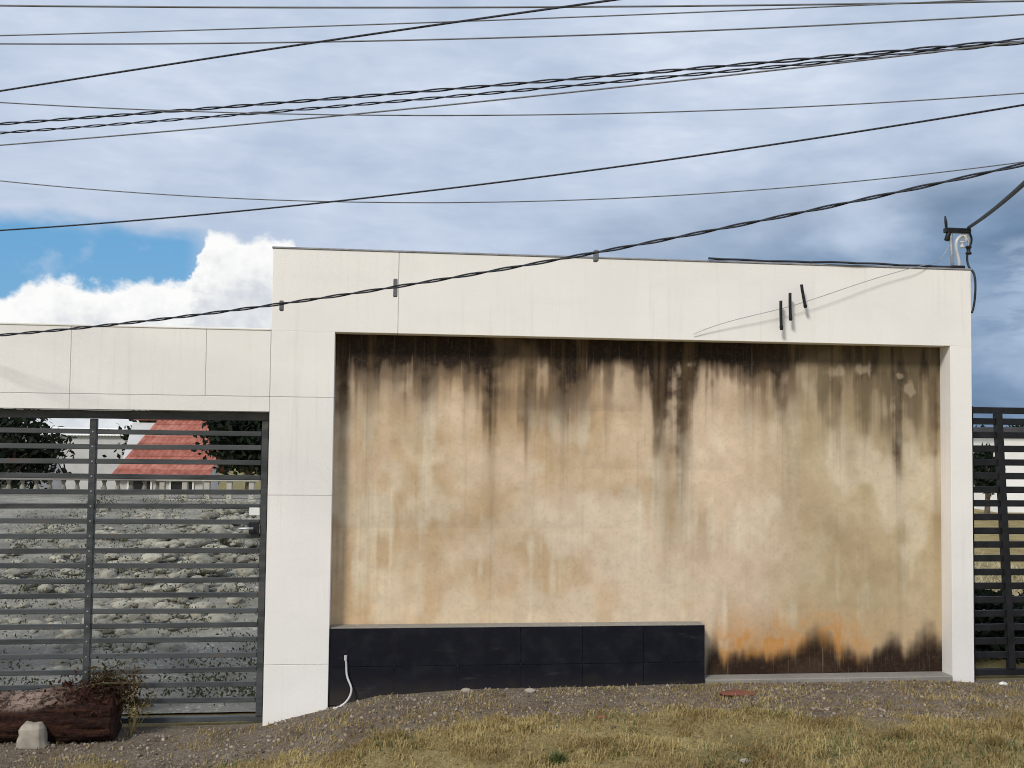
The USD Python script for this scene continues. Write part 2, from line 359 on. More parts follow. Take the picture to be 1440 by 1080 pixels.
# recessed panel with its stains
nx, nz = 560, 300
X = np.linspace(XP1, XR0, nx); Zr = np.linspace(-.25, Z_LOW, nz)
GX, GZ = np.meshgrid(X, Zr)
def lin(*c): return np.array([((v / 255 + .055) / 1.055) ** 2.4 if v > 10 else v / 255 / 12.92 for v in c])
def q3(a, b, s=0.0): return np.stack([a, b, np.full_like(a, s)], -1)
big = meshkit.fbm(q3(GX * 1.1, GZ * 1.3), 4, 2); mid = meshkit.fbm(q3(GX * 3.5, GZ * 2.6), 4, 12)
stre = meshkit.fbm(q3(GX * 17, GZ * .55), 4, 41); fine = meshkit.fbm(q3(GX * 42, GZ * 1.1), 3, 51)
grain = meshkit.fbm(q3(GX * 14, GZ * 14), 4, 61)
base = lin(216, 193, 166) + (lin(196, 168, 132) - lin(216, 193, 166)) * sstep(big * .6 + mid * .4, .38, .64)[..., None]
base = base + (lin(226, 212, 186) - base) * (.75 * sstep(mid * .5 + stre * .5, .53, .70))[..., None]
PX = lambda px: at_y(px, 700, Y_BACK)[0]
right = sstep(GX, PX(1010), PX(1180))
base = base + (lin(180, 166, 132) - base) * (right * .55)[..., None]
# formwork courses: faint level changes
for zc, x0, x1, s in ((1.93, PX(660), PX(900), .16), (1.50, PX(820), PX(1020), .10), (1.07, PX(470), PX(880), .10)):
    w = sstep(GX, x0 - .1, x0 + .1) * (1 - sstep(GX, x1 - .1, x1 + .1)) * np.exp(-np.abs(GZ - zc - .03) / .10) * (GZ > zc)
    base = base * (1 - s * w)[..., None]
# warm soil splash and rust low on the right, a thinner band above the plinth on the left
bx = sstep(GX, PX(985), PX(1030)) * (1 - .75 * sstep(GX, PX(1140), PX(1260)))
org = bx * (1 - sstep(GZ + (mid - .5) * .22 + (stre - .5) * .20, .10, .58)) * (.55 + .9 * sstep(stre * .5 + grain * .5, .36, .64))
base = base + (lin(194, 134, 62) - base) * (np.clip(org * 1.25, 0, 1) * .86)[..., None]
ol = (1 - sstep(GX, PX(960), PX(1000))) * (1 - sstep(GZ + (big - .5) * .4, .38, .80)) * .32
base = base + (lin(202, 164, 110) - base) * ol[..., None]
hump = .045 + .30 * np.exp(-((GX - PX(1150)) / .13) ** 2) * .8 + .22 * np.exp(-((GX - PX(1305)) / .14) ** 2) + .15 * np.exp(-((GX - PX(1255)) / .09) ** 2) + .20 * np.exp(-((GX - PX(1003)) / .06) ** 2)
low = sstep(GX, PX(985), PX(1000)) * (1 - sstep(GZ + (big - .5) * .03 + (mid - .5) * .09 + (stre - .5) * .14 + (grain - .5) * .06, hump * .35 + .02, hump * .95 + .15))
base = base + (lin(44, 29, 20) - base) * (np.clip(low * 1.05, 0, 1) ** 1.15 * .95)[..., None]
# black mould running down from under the lintel
dz = Z_LOW - GZ
L = .13 + .30 * sstep(meshkit.fbm(q3(X * 2.3, X * 0), 3, 71), .32, .72) + .20 * sstep(meshkit.fbm(q3(X * 9, X * 0), 3, 81), .45, .75)
A = np.full(nx, .62)
for px, w, ln, am in ((482, .10, .42, .3), (520, .10, .30, .2), (590, .07, .30, .2), (690, .075, .52, .55), (692, .03, .70, .2), (795, .06, .50, .4), (740, .06, .40, .15), (880, .04, .32, .25), (938, .13, .52, .65), (955, .07, .66, .3), (1092, .09, .42, .45), (1190, .06, .36, .4), (1270, .13, .62, .45), (1264, .06, .74, .25), (1318, .05, .60, .3)):
    k = np.exp(-((X - PX(px)) / w) ** 2); L = L + (ln - .2) * .8 * k; A = A + am * k
for px, w, s in ((845, .12, .6), (1020, .13, .55), (640, .07, .35), (1140, .07, .35), (545, .025, .5)):
    k = np.exp(-((X - PX(px)) / w) ** 2); A = A - s * k * .6; L = L * (1 - s * k * .6)
L = .06 + L * .72
A = np.clip(A, .18, 1.3)
mold = A * np.exp(-(dz / np.maximum(L, .06)) ** 1.35) * (.30 + 1.05 * sstep(stre * .42 + fine * .20 + mid * .22 + grain * .16, .38, .64))
mold = mold + 1.7 * np.exp(-(dz / (.095 + .09 * mid)) ** 2) * (.6 + .7 * fine) + .75 * np.exp(-(dz / .26) ** 2) * sstep(mid * .5 + stre * .5, .36, .60)
mold = np.clip(mold * (.72 + .56 * grain), 0, 1)
veil = np.exp(-(dz / (.42 + .6 * (big - .4))) ** 2) * (.35 + 1.0 * sstep(mid * .6 + stre * .4, .36, .62))
pale_mold = np.clip(mold * 1.8 + veil * .95, 0, 1)
base = base + (lin(108, 88, 70) - base) * (pale_mold * .80)[..., None]
base = base + (lin(30, 21, 17) - base) * (sstep(mold, .05, .95) * .95)[..., None]
# soft cloudy mottling: greyer damp patches and paler dry ones
m2 = meshkit.fbm(q3(GX * 2.2 + 9, GZ * 2.0), 4, 131); m3 = meshkit.fbm(q3(GX * 5.5, GZ * 4.0), 3, 141)
base = base + (lin(160, 136, 106) - base) * (sstep(m2 * .65 + m3 * .35, .50, .72) * .34)[..., None]
base = base + (lin(228, 214, 190) - base) * ((1 - sstep(m2 * .55 + m3 * .45, .34, .48)) * .45 * sstep(dz, .35, .9) * np.maximum(sstep(GZ, .45, .75), 1 - sstep(GX, PX(960), PX(1000))))[..., None]
ur = sstep(GX, PX(1050), PX(1180)) * (1 - sstep(dz + (mid - .5) * .5, .30, .95)) * (.35 + 1.0 * sstep(m3 * .5 + stre * .5, .38, .60))
base = base + (lin(112, 98, 76) - base) * np.clip(ur * .80, 0, .85)[..., None]
# long faint rain tracks, and darker blotches on the right half
tr = sstep(stre * .6 + fine * .4, .55, .72) * np.exp(-dz / 1.3)
base = base + (lin(128, 104, 72) - base) * (tr * .34)[..., None]
for px, py, w, h, s in ((1110, 690, .12, .32, .30), (1195, 640, .05, .25, .25), (1165, 740, .10, .12, .22), (880, 690, .35, .08, .18), (940, 690, .06, .5, .22), (690, 640, .05, .3, .25), (1075, 560, .04, .3, .3), (1320, 700, .06, .7, .3), (480, 640, .05, .6, .15)):
    c = at_y(px, py, Y_BACK); k = np.exp(-((GX - c[0]) / w) ** 2 - ((GZ - c[2]) / h) ** 2) * (.35 + 1.1 * mid)
    base = base + (lin(112, 88, 56) - base) * np.clip(k * s * 1.2, 0, .8)[..., None]
for px, py, w, h in ((968, 512, .040, .022), (955, 520, .018, .03), (1281, 549, .030, .028), (1265, 528, .02, .015), (1215, 520, .035, .03), (1175, 525, .05, .04)):      # flaked spots
    c = at_y(px, py, Y_BACK); k = 1 - sstep(np.hypot((GX - c[0]) / w / 1.3, (GZ - c[2]) / h / 1.3) + (grain - .5) * 3.0 + (fine - .5) * 2.0, .3, 1.3)
    base = base + (lin(205, 185, 160) - base) * (k * .34)[..., None]
run = (meshkit.noise(q3(GX * 95, GZ * .35), 161) > .80) * sstep(meshkit.noise(q3(GX * 30, GZ * 1.3), 171), .45, .8) * np.exp(-dz / 1.0)
base = base * (1 - .30 * run)[..., None]
base = base + (lin(40, 26, 18) - base) * (np.clip(low, 0, 1) * .80)[..., None]
base = base * (.88 + .24 * grain)[..., None]
V = np.stack([GX, np.full_like(GX, Y_BACK) + .003 * (big - .5), GZ], -1).reshape(-1, 3)
i = (np.arange(nz - 1)[:, None] * nx + np.arange(nx - 1)).ravel()
F = np.vstack([np.stack([i, i + 1, i + nx + 1], 1), np.stack([i, i + nx + 1, i + nx], 1)])
rp = obj('recessed_panel', trimesh.Trimesh(V, F, process=False), M_stain, wall, smooth=True, label='beige render panel streaked with black mould from the top and rust low on the right')
primvar(rp, 'stain', np.clip(base.reshape(-1, 3), .004, .8))
obj('panel_backing', box(XP1 - .01, XR0 + .01, Y_BACK + .01, .28, -.3, Z_LOW - .002, 0), M_core, wall)
obj('sill', box(2.345, XR0 - .003, -.012, Y_BACK + .002, -.16, -.006, .006), M_conc, wall)
# black tiled plinth
pl = obj('plinth', box(XP1 + .003, 2.332, .034, Y_BACK + .004, -.45, .376, 0), M_core, wall, label='low plinth clad in glossy dark tiles')
TW = (2.335 - XP1 - .003) / 6
for r, (z0, z1) in enumerate(((.115, .380), (-.150, .115), (-.415, -.150))):
    for c in range(6):
        if r == 2 and c > 1: continue
        x0 = XP1 + .003 + c * TW
        obj('tile', box(x0 + .0015, x0 + TW - .0015, .018 + rng.uniform(-.001, .001), .034, z0 + .0015, z1 - .0015, .0015), M_tile, pl)
obj('plinth_cap', box(XP1 + .003, 2.340, .017, Y_BACK + .003, .3805, .387, .002), M_conc, pl)
obj('end_tile', box(2.3325, 2.341, .020, Y_BACK, -.2, .380, .001), M_tile, pl)

# ------------------------------------------------------------------ left gate
gate = thing('slatted_gate', 'wide charcoal metal gate of horizontal slats under the left lintel', 'gate', (0, 0, 0))
Y0 = .10
obj('rail', box(XL, -.806, Y0 - .025, Y0 + .025, 1.828, 1.886, .003), M_grey_steel, gate); obj('rail', box(XL, -.806, Y0 - .02, Y0 + .02, -.262, -.225, .003), M_grey_steel, gate)
for x in (-.834, -2.000, -3.40, -4.80, -6.20):
    obj('stile', box(x - .022, x + .022, Y0 - .031, Y0 - .0255 + .05, -.224, 1.826, .003), M_grey_steel, gate)
for k in range(19):
    z = 1.738 - k * .1026
    m = box(XL, -.858, Y0 - .022, Y0 - .004, z - .0175, z + .0175, .003).subdivide_to_size(.7)
    v = np.array(m.vertices); v[:, 2] += .003 * np.sin(v[:, 0] * 1.7 + k * 2.1) + rng.normal(0, .0015); v[:, 1] += .003 * np.sin(v[:, 0] * 2.3 + k); m.vertices = v
    obj('slat', m, M_grey_steel, gate)
for x in (-2.0, -3.4):
    for k in range(19):
        z = 1.738 - k * .1026
        obj('screw', tube([(x, Y0 - .034, z), (x, Y0 - .0312, z)], .006, 8), M_galv, gate)
c = at_y(358, 719, Y0 - .03)
obj('lock_plate', box(c[0] - .036, c[0] + .036, Y0 - .042, Y0 - .0325, c[2] - .028, c[2] + .026, .003), M_pvc, gate, label='small white plate on the gate edge')
obj('lock_box', box(c[0] - .035, c[0] + .035, Y0 - .052, Y0 - .0325, c[2] - .155, c[2] - .075, .004), M_black, gate)
obj('handle', tube(spline([(c[0] - .012, Y0 - .05, c[2] - .115), (c[0] - .012, Y0 - .085, c[2] - .115), (c[0] - .06, Y0 - .09, c[2] - .115), (c[0] - .10, Y0 - .09, c[2] - .118)], 14), .008), M_galv, gate)

# ------------------------------------------------------------------ right gate
rg = thing('black_gate', 'black slatted gate beside the right end pillar of the cream wall', 'gate')
Y1 = .12
obj('post', box(XR1 + .012, XR1 + .062, Y1 - .03, Y1 + .03, -.3, 2.01, .003), M_black, rg)
obj('rail', box(XR1 + .064, 7.4, Y1 - .02, Y1 + .02, 1.955, 2.005, .003), M_black, rg); obj('rail', box(XR1 + .064, 7.4, Y1 - .02, Y1 + .02, -.035, .015, .003), M_black, rg)
a, b = at_y(1404, 600, Y1), at_y(1419, 900, Y1)
def stile_m(xt, xb, w=.026):
    m = box(-w, w, Y1 - .034, Y1 + .02, 0.016, 1.954, .003); v = np.array(m.vertices); t = (v[:, 2] - .016) / 1.938
    v[:, 0] += xb + (xt - xb) * t; m.vertices = v; return m
obj('stile', stile_m(a[0] - .01, b[0] + .01), M_black, rg)
for x in (5.9, 7.37): obj('stile', stile_m(x, x), M_black, rg)
for k in range(18):
    z = 1.895 - k * .1045
    obj('slat', box(XR1 + .066, 7.34, Y1 - .016, Y1 + .004, z - .025, z + .025, .003), M_black, rg)

# ------------------------------------------------------------------ overhead wires
def wire(name, label, pts, yl, yr, r=.007, mat=None, strands=1, pitch=.30, spread=.008, group='overhead wires'):
    px = np.array(pts, float)
    lo, hi = px[0, 0], px[-1, 0]
    P = np.array([at_y(x, y, yl + (yr - yl) * x / 1440.0) for x, y in px])
    # smooth sag curve fitted through the sighted points, carried on past both sides of the view
    t = P[:, 0]; deg = min(3, len(P) - 1)
    cy, cz = np.polyfit(t, P[:, 1], 1), np.polyfit(t, P[:, 2], deg if deg < 3 else 2)
    x0 = min(t[0] - 3.5, -6.5); x1 = max(t[-1] + 3.5, 8.0)
    X = np.linspace(x0, x1, max(60, int((x1 - x0) / (.02 if strands > 1 else .1))))
    L = np.stack([X, np.polyval(cy, X), np.polyval(cz, X)], 1)
    if strands == 1:
        return obj(name, tube(L, r, 6), mat or M_cable, smooth=True, label=label, cat='wire', group=group)
    w = thing(name, label, 'wire', (0, 0, 0), 0, group)
    th = (X - x0) / pitch * 2 * np.pi
    for s in range(strands):
        o = 2 * np.pi * s / strands
        Q = L + np.stack([0 * X, np.cos(th + o) * spread, np.sin(th + o) * spread], 1)
        obj('strand', tube(Q, r, 5), mat or M_cable, w, smooth=True)
    return w
wire('overhead_wire', 'dark wire rising from the upper left edge to the top of the sky', [(0, 125), (100, 113), (220, 95), (350, 72), (430, 60), (560, 50), (640, 38), (720, 18), (800, 0)], -1.6, -4.0, .0052)
wire('overhead_wire', 'topmost nearly level wire along the upper edge of the sky', [(0, 9), (200, 9), (520, 9), (800, 10), (960, 10), (1250, 5), (1440, 1)], -2.4, -2.9, .0046, M_cable_grey)
wire('overhead_wire', 'second nearly level wire from the top at the left edge, leaving at the top right', [(0, 49), (170, 45), (430, 39), (640, 30), (830, 26), (920, 20), (1040, 14), (1250, 5), (1330, 1)], -2.2, -3.2, .0032, M_cable_grey)
wire('overhead_wire', 'level grey wire just under the top two, above the wire bundle', [(270, 60), (560, 58), (740, 52), (940, 47), (1080, 38), (1220, 33), (1330, 26), (1440, 20)][0:], -2.0, -3.0, .0040, M_cable_grey)
wire('cable_bundle', 'upper cable of the converging bundle across the middle of the sky', [(0, 168), (140, 160), (250, 155), (430, 147), (600, 134), (720, 127), (870, 112), (1000, 97), (1100, 86), (1200, 76), (1300, 65), (1440, 43)], -1.4, -3.6, .0042, None, 2, .34, .0055)
wire('cable_bundle', 'middle cable of the converging bundle across the middle of the sky', [(0, 181), (100, 177), (180, 172), (310, 165), (470, 156), (620, 145), (860, 122), (1000, 104), (1200, 81), (1440, 48)], -1.4, -3.6, .0036, None, 2, .30, .005)
wire('overhead_wire', 'lowest thin wire of the converging bundle across the middle of the sky', [(0, 197), (120, 192), (310, 181), (480, 169), (700, 149), (900, 124), (1100, 96), (1300, 71), (1440, 50)], -1.4, -3.6, .0040, M_cable_grey)
wire('overhead_wire', 'faint thin wire running just below the bundle in the right half of the sky', [(600, 163), (740, 161), (840, 160), (940, 157), (1190, 148), (1310, 141), (1440, 130)], -2.0, -2.8, .0032, M_cable_grey)
wire('overhead_wire', 'dark wire from above the blue gap rising to the right edge mid sky', [(0, 322), (100, 314), (310, 300), (430, 288), (560, 272), (720, 258), (900, 237), (1000, 222), (1100, 207), (1200, 187), (1300, 168), (1440, 132)], -1.2, -3.4, .0047)
wire('overhead_wire', 'thin sagging grey wire dipping lowest over the middle of the wall', [(0, 255), (100, 262), (260, 275), (390, 282), (640, 287), (850, 281), (1000, 270), (1180, 256), (1320, 243), (1440, 228)], -1.4, -2.4, .0032, M_cable_grey)
tw = wire('twisted_cable', 'twisted two strand cable crossing in front of the top of the cream wall', [(0, 468), (50, 463), (150, 458), (210, 450), (280, 442), (400, 430), (470, 420), (560, 405), (640, 390), (720, 378), (840, 360), (920, 347), (1000, 328), (1100, 305), (1200, 281), (1300, 255), (1440, 222)], -.5, -3.4, .0048, None, 2, .36, .0055)
for px, py, s in ((556, 405, .05), (838, 360, .03), (396, 430, .03)):
    p = at_y(px, py, -.5 - 2.9 * px / 1440)
    obj('clamp', box(p[0] - .012, p[0] + .012, p[1] - .018, p[1] + .018, p[2] - s, p[2] + s, .004), M_cable_grey, tw)
# service drop to the wall corner bracket
E = at_y(1362, 320, .10)
drop_end = at_y(1440, 258, -2.4)
far_end = drop_end + (drop_end - E) * 1.1
pts = spline([E, E * .6 + drop_end * .4 + [0, 0, -.012], drop_end, far_end + [0, 0, .12]], 40)
obj('service_cable', tube(pts, .013, 8), M_cable, smooth=True, label='thick black service cable climbing from the corner bracket to the right', cat='wire')
# slack cable slung close to the wall face, with three hanging ties
tc = thing('slack_cable', 'thin grey cable sagging across the portal lintel with three dark hanging ties', 'wire')
q = [at_y(975, 470, .012 - .03), at_y(1045, 447, -.05), at_y(1110, 431, -.06), at_y(1190, 405, -.06), at_y(1260, 383, -.05), at_y(1305, 372, -.012)]
q.append(np.array([q[-1][0] + .10, .06, 3.10])); q.append(at_y(1336, 345, .10))
obj('cable', tube(spline(q, 60), .0028, 6), M_galv, tc, smooth=True)
for (x, ya, yb, dxp) in ((1098, 423, 464, 1), (1111, 412, 451, 1), (1127, 400, 433, 6)):
    a, b = at_y(x, ya, -.06), at_y(x + dxp, yb, -.06)
    obj('tie', tube(spline([a, (a + b) / 2 + [-.002, 0, 0], b], 12), np.r_[np.full(10, .012), .015, .011], 8), M_black, tc, smooth=True)

# ------------------------------------------------------------------ corner bracket
bk = thing('service_bracket', 'dark service bracket with insulators on the top right corner of the wall', 'bracket')
yb = .10
p = lambda x, y: at_y(x, y, yb)
c = p(1344, 378)
obj('base_plate', box(c[0] - .06, c[0] + .05, yb - .05, yb + .05, 3.055, 3.085, .004), M_black, bk)
a = p(1337, 322)
obj('mast', tube([(a[0] + .012, yb, 3.085), (a[0] + .004, yb, 3.2), (a[0], yb, a[2])], .014, 10), M_galv, bk, smooth=True)
obj('finial', tube([p(1331, 322), p(1330, 312), p(1329, 304)], [.010, .012, .006], 8), M_black, bk, smooth=True)
l, r = p(1328, 324), p(1364, 321)
obj('crossarm', box(l[0], r[0], yb - .022, yb + .022, l[2] - .018, l[2] + .020, .005), M_black, bk)
obj('strut', tube([p(1331, 338), p(1334, 328), p(1338, 322)], .020, 8), M_black, bk, smooth=True)
def spool(c, s=1.0):
    prof = np.array([(0, -.035), (.020, -.035), (.026, -.026), (.017, -.012), (.015, 0), (.017, .012), (.026, .026), (.020, .035), (0, .035)]) * s
    m = trimesh.creation.revolve(prof, sections=16); m.apply_translation(c); return m
obj('insulator', spool(p(1353, 344), .75), M_porc, bk, smooth=40)
obj('insulator', spool(p(1362, 352), .95), M_black, bk, smooth=40)
obj('pin', tube([p(1353, 326), p(1353, 347)], .006, 8), M_galv, bk, smooth=True)
obj('pin', tube([p(1362, 325), p(1362, 356)], .006, 8), M_galv, bk, smooth=True)
obj('goose_neck', tube(spline([p(1348, 378), p(1345, 352), p(1347, 336), p(1354, 331), p(1359, 340)], 24), .013, 10), M_porc, bk, smooth=True)
obj('jumper', tube(spline([p(1362, 326), p(1366, 340), p(1360, 360), p(1362, 374), (XR1 + .022, .0, 3.02), (XR1 + .026, -.015, 2.90), (XR1 + .016, .02, 2.72)], 40), .0085, 8), M_cable, bk, smooth=True)
xx = np.linspace(2.35, 4.28, 50)
obj('coping_cable', tube(np.stack([xx, -.0 + .02 * np.sin(xx * 5), 3.054 + .009 + .004 * np.abs(np.sin(xx * 9))], 1), .009, 6), M_cable, smooth=True, label='black cable lying along the top of the tall wall', cat='wire')

# ------------------------------------------------------------------ conduit at the left of the plinth
P = [at_y(486, 926, .004), at_y(487, 940, -.002), at_y(489, 954, -.012), at_y(494, 968, -.03), at_y(489, 984, -.05), at_y(468, 996, -.06)]
cd = thing('white_hose', 'white plastic hose curling down the left end of the dark plinth', 'hose')
obj('hose', tube(spline(P, 40), .0075, 8), M_porc, cd, smooth=True)
obj('collar', tube([P[0] + [0, 0, -.012], P[0] + [0, 0, .022]], .011, 10), M_porc, cd, smooth=30)

# ------------------------------------------------------------------ log, block and plant in front of the gate
n, mring = 220, 64
t = np.linspace(0, 1, n); R = .150 * (1 + .06 * np.sin(t * 9) + .04 * np.sin(t * 23))
lx = -4.1 + t * (4.1 - 1.74); ly = -.150 + .02 * np.sin(t * 5); lz = -.285 + R * .95
V = []; painted_highlight = []
for k in range(n):
    th = np.arange(mring) * 2 * np.pi / mring
    nn = meshkit.fbm(np.stack([np.full(mring, lx[k] * 2.2), np.cos(th) * 1.6, np.sin(th) * 1.6], -1), 4, 91)
    n5 = meshkit.fbm(np.stack([np.full(mring, lx[k] * 5), np.cos(th) * 7, np.sin(th) * 7], -1), 3, 95)
    plate = sstep(np.abs(meshkit.fbm(np.stack([np.full(mring, lx[k] * 3.2), np.cos(th) * 3.4, np.sin(th) * 3.4], -1), 3, 99) - .5), .0, .05)
    rr = R[k] * (.94 + .07 * plate + .36 * (nn - .5) + .34 * (n5 - .5) + .05 * np.abs(np.sin(th * 5 + lx[k])))
    V.append(np.stack([np.full(mring, lx[k]) + (.02 * nn if k in (0, n - 1) else 0), ly[k] + rr * np.cos(th), lz[k] + rr * np.sin(th)], 1))
    wv = np.exp(-((lx[k] + 2.28) / .22) ** 2) * sstep(np.sin(th) - .35 * np.cos(th), .72, .98); painted_highlight.append(np.stack([wv] * 3, 1))  # highlight mask: paints the top of the log paler, as if lit from above
V = np.vstack(V + [[[lx[0], ly[0], lz[0]]], [[lx[-1] + .01, ly[-1], lz[-1]]]]); painted_highlight = np.vstack(painted_highlight + [[[0, 0, 0]], [[0, 0, 0]]])
F = []
for k in range(n - 1):
    for j in range(mring):
        a, b = k * mring + j, k * mring + (j + 1) % mring; F += [(a, b, b + mring), (a, b + mring, a + mring)]
for j in range(mring):
    F += [(n * mring, (j + 1) % mring, j), (n * mring + 1, (n - 1) * mring + j, (n - 1) * mring + (j + 1) % mring)]
lg = thing('fallen_log', 'reddish brown rotting log lying along the foot of the left gate', 'log')
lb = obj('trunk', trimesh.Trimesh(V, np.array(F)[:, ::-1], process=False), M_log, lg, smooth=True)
primvar(lb, 'painted_highlight', painted_highlight)
for bx_, s in ((-1.98, 1), (-3.1, -1)):
    st = obj('branch_stub', tube(spline([(bx_, -.16, -.13), (bx_ + .05, -.18, .01), (bx_ + .07, -.19, .05)], 10), np.linspace(.05, .032, 10), 10), M_log, lg, smooth=True)
    primvar(st, 'painted_highlight', np.zeros((len(UsdGeom.Mesh(st).GetPointsAttr().Get()), 3)))
bc = at_y(46, 1030, -.36)
sm = box(-.085, .085, -.06, .06, 0, .175, .03); sm = sm.subdivide().subdivide().subdivide()
v = np.array(sm.vertices); v[:, 0] *= 1.12 - .28 * v[:, 2] / .19; v += (meshkit.fbm(v * 9, 3, 7)[:, None] - .5) * v * .35 + (meshkit.noise(v * 28, 5)[:, None] - .5) * .008
sm.vertices = v + [bc[0], -.36, -.305]
obj('stone_block', sm, M_stone, smooth=True, label='pale rough stone block leaning against the log', cat='stone')

def leaf_cloud(n, centre, rad, size, seed, up=.2):
    r = np.random.default_rng(seed); k = max(4, n // 120)
    cc = r.normal(size=(k, 3)); cc /= np.linalg.norm(cc, axis=1, keepdims=True); cc *= r.uniform(.35, 1.0, (k, 1)) ** .6
    pts = cc[r.integers(0, k, n)] + r.normal(scale=.20, size=(n, 3)); pts = pts * rad + centre
    return leaves(pts, size, r, up)
def leaves(pts, size, r, up=.2):
    n = len(pts); a = r.normal(size=(n, 3)); a[:, 2] += up; a /= np.linalg.norm(a, axis=1, keepdims=True)
    b = np.cross(a, r.normal(size=(n, 3))); b /= np.linalg.norm(b, axis=1, keepdims=True)
    s = size * r.uniform(.6, 1.3, (n, 1))
    V = np.stack([pts - a * s, pts + b * s * .45, pts + a * s, pts - b * s * .45], 1).reshape(-1, 3)
    i = np.arange(n) * 4
    return trimesh.Trimesh(V, np.vstack([np.stack([i, i + 1, i + 2], 1), np.stack([i, i + 2, i + 3], 1)]), process=False)
sh = thing('dry_shrub', 'small olive brown shrub at the right end of the log', 'plant', (0, 0, 0))
sc = at_y(150, 1020, -.12); sc[2] = -.29
stems = []
r = np.random.default_rng(5)
tips = []
for k in range(22):
    tip = sc + [r.normal(0, .09), r.normal(0, .05), r.uniform(.16, .38)]; tips.append(tip)
    stems.append(tube(spline([sc + r.normal(0, .012, 3) * [1, 1, 0], sc * .5 + tip * .5 + r.normal(0, .02, 3), tip], 8), np.linspace(.006, .002, 8), 5))
obj('stem', join(*stems), M_stem, sh, smooth=True)
pts = np.vstack([tp + r.normal(0, 1, (80, 3)) * [.04, .04, .05] for tp in tips])
obj('foliage', leaves(pts, .017, r), M_leaf_brown, sh)
rb = thing('red_brown_growth', 'clump of reddish brown dead leaves draped over the right end of the log', 'plant')
r = np.random.default_rng(15); cs = np.array([-1.93, -.17, -.02])
pts = cs + r.normal(0, 1, (900, 3)) * [.13, .07, .05]; ok = pts[:, 2] > -.16
obj('foliage', leaves(pts[ok], .020, r), M_leaf_red, rb)
obj('stem', join(*[tube(spline([(-1.95 + r.normal(0, .03), -.16, -.12), (-1.93 + r.normal(0, .08), -.18, -.03), (-1.92 + r.normal(0, .14), -.18 + r.normal(0, .04), .07)], 8), np.linspace(.005, .002, 8), 5) for _ in range(9)]), M_stem, rb, smooth=True)
tg = thing('dry_weed', 'pale dry weed stalks between the shrub and the bare gate slats', 'plant')
sc2 = at_y(182, 1022, -.12); sc2[2] = -.29; ws = []; tips = []
for k in range(12):
    tip = sc2 + [r.normal(0, .08), r.normal(0, .05), r.uniform(.14, .30)]; tips.append(tip)
    ws.append(tube(spline([sc2 + r.normal(0, .01, 3) * [1, 1, 0], sc2 * .5 + tip * .5 + r.normal(0, .015, 3), tip], 7), np.linspace(.004, .0015, 7), 4))
obj('stalk', join(*ws), M_dry, tg, smooth=True)
obj('seed_head', leaves(np.vstack([tp + r.normal(0, .02, (18, 3)) for tp in tips]), .012, r), M_dry, tg, kind='stuff')

# ------------------------------------------------------------------ things behind the left gate
def tree(name, label, x, y, h, rad, seed, n=5200, size=.16, group=None, mat=None, stretch=1.0):
    z = float(terrain0(np.array([x]), np.array([y]))[0])
    tr = thing(name, label, 'tree', (x, y, z), 0, group); r = np.random.default_rng(seed)
    top = h * .8
    parts = [tube(spline([(0, 0, -.2), (.05, .03, top * .45), (.12 * rad, .0, top)], 14), np.linspace(.05 * h ** .8, .02, 14), 9)]
    for k in range(7):
        a = r.uniform(0, 6.28); z0 = top * r.uniform(.35, .8)
        parts.append(tube(spline([(.05, 0, z0), (math.cos(a) * rad * .4, math.sin(a) * rad * .4, z0 + h * .1), (math.cos(a) * rad * .8, math.sin(a) * rad * .8, z0 + h * .16)], 8), np.linspace(.03 * h ** .6, .01, 8), 6))
    obj('trunk', join(*parts), M_bark, tr, smooth=True)
    obj('crown', leaf_cloud(n, np.array([0, 0, h - rad * .85 * stretch]), np.array([rad, rad, rad * .85 * stretch]), size, seed), mat or M_leaf_dark, tr)
    return tr
def P3(px, py, y): return at_y(px, py, y)
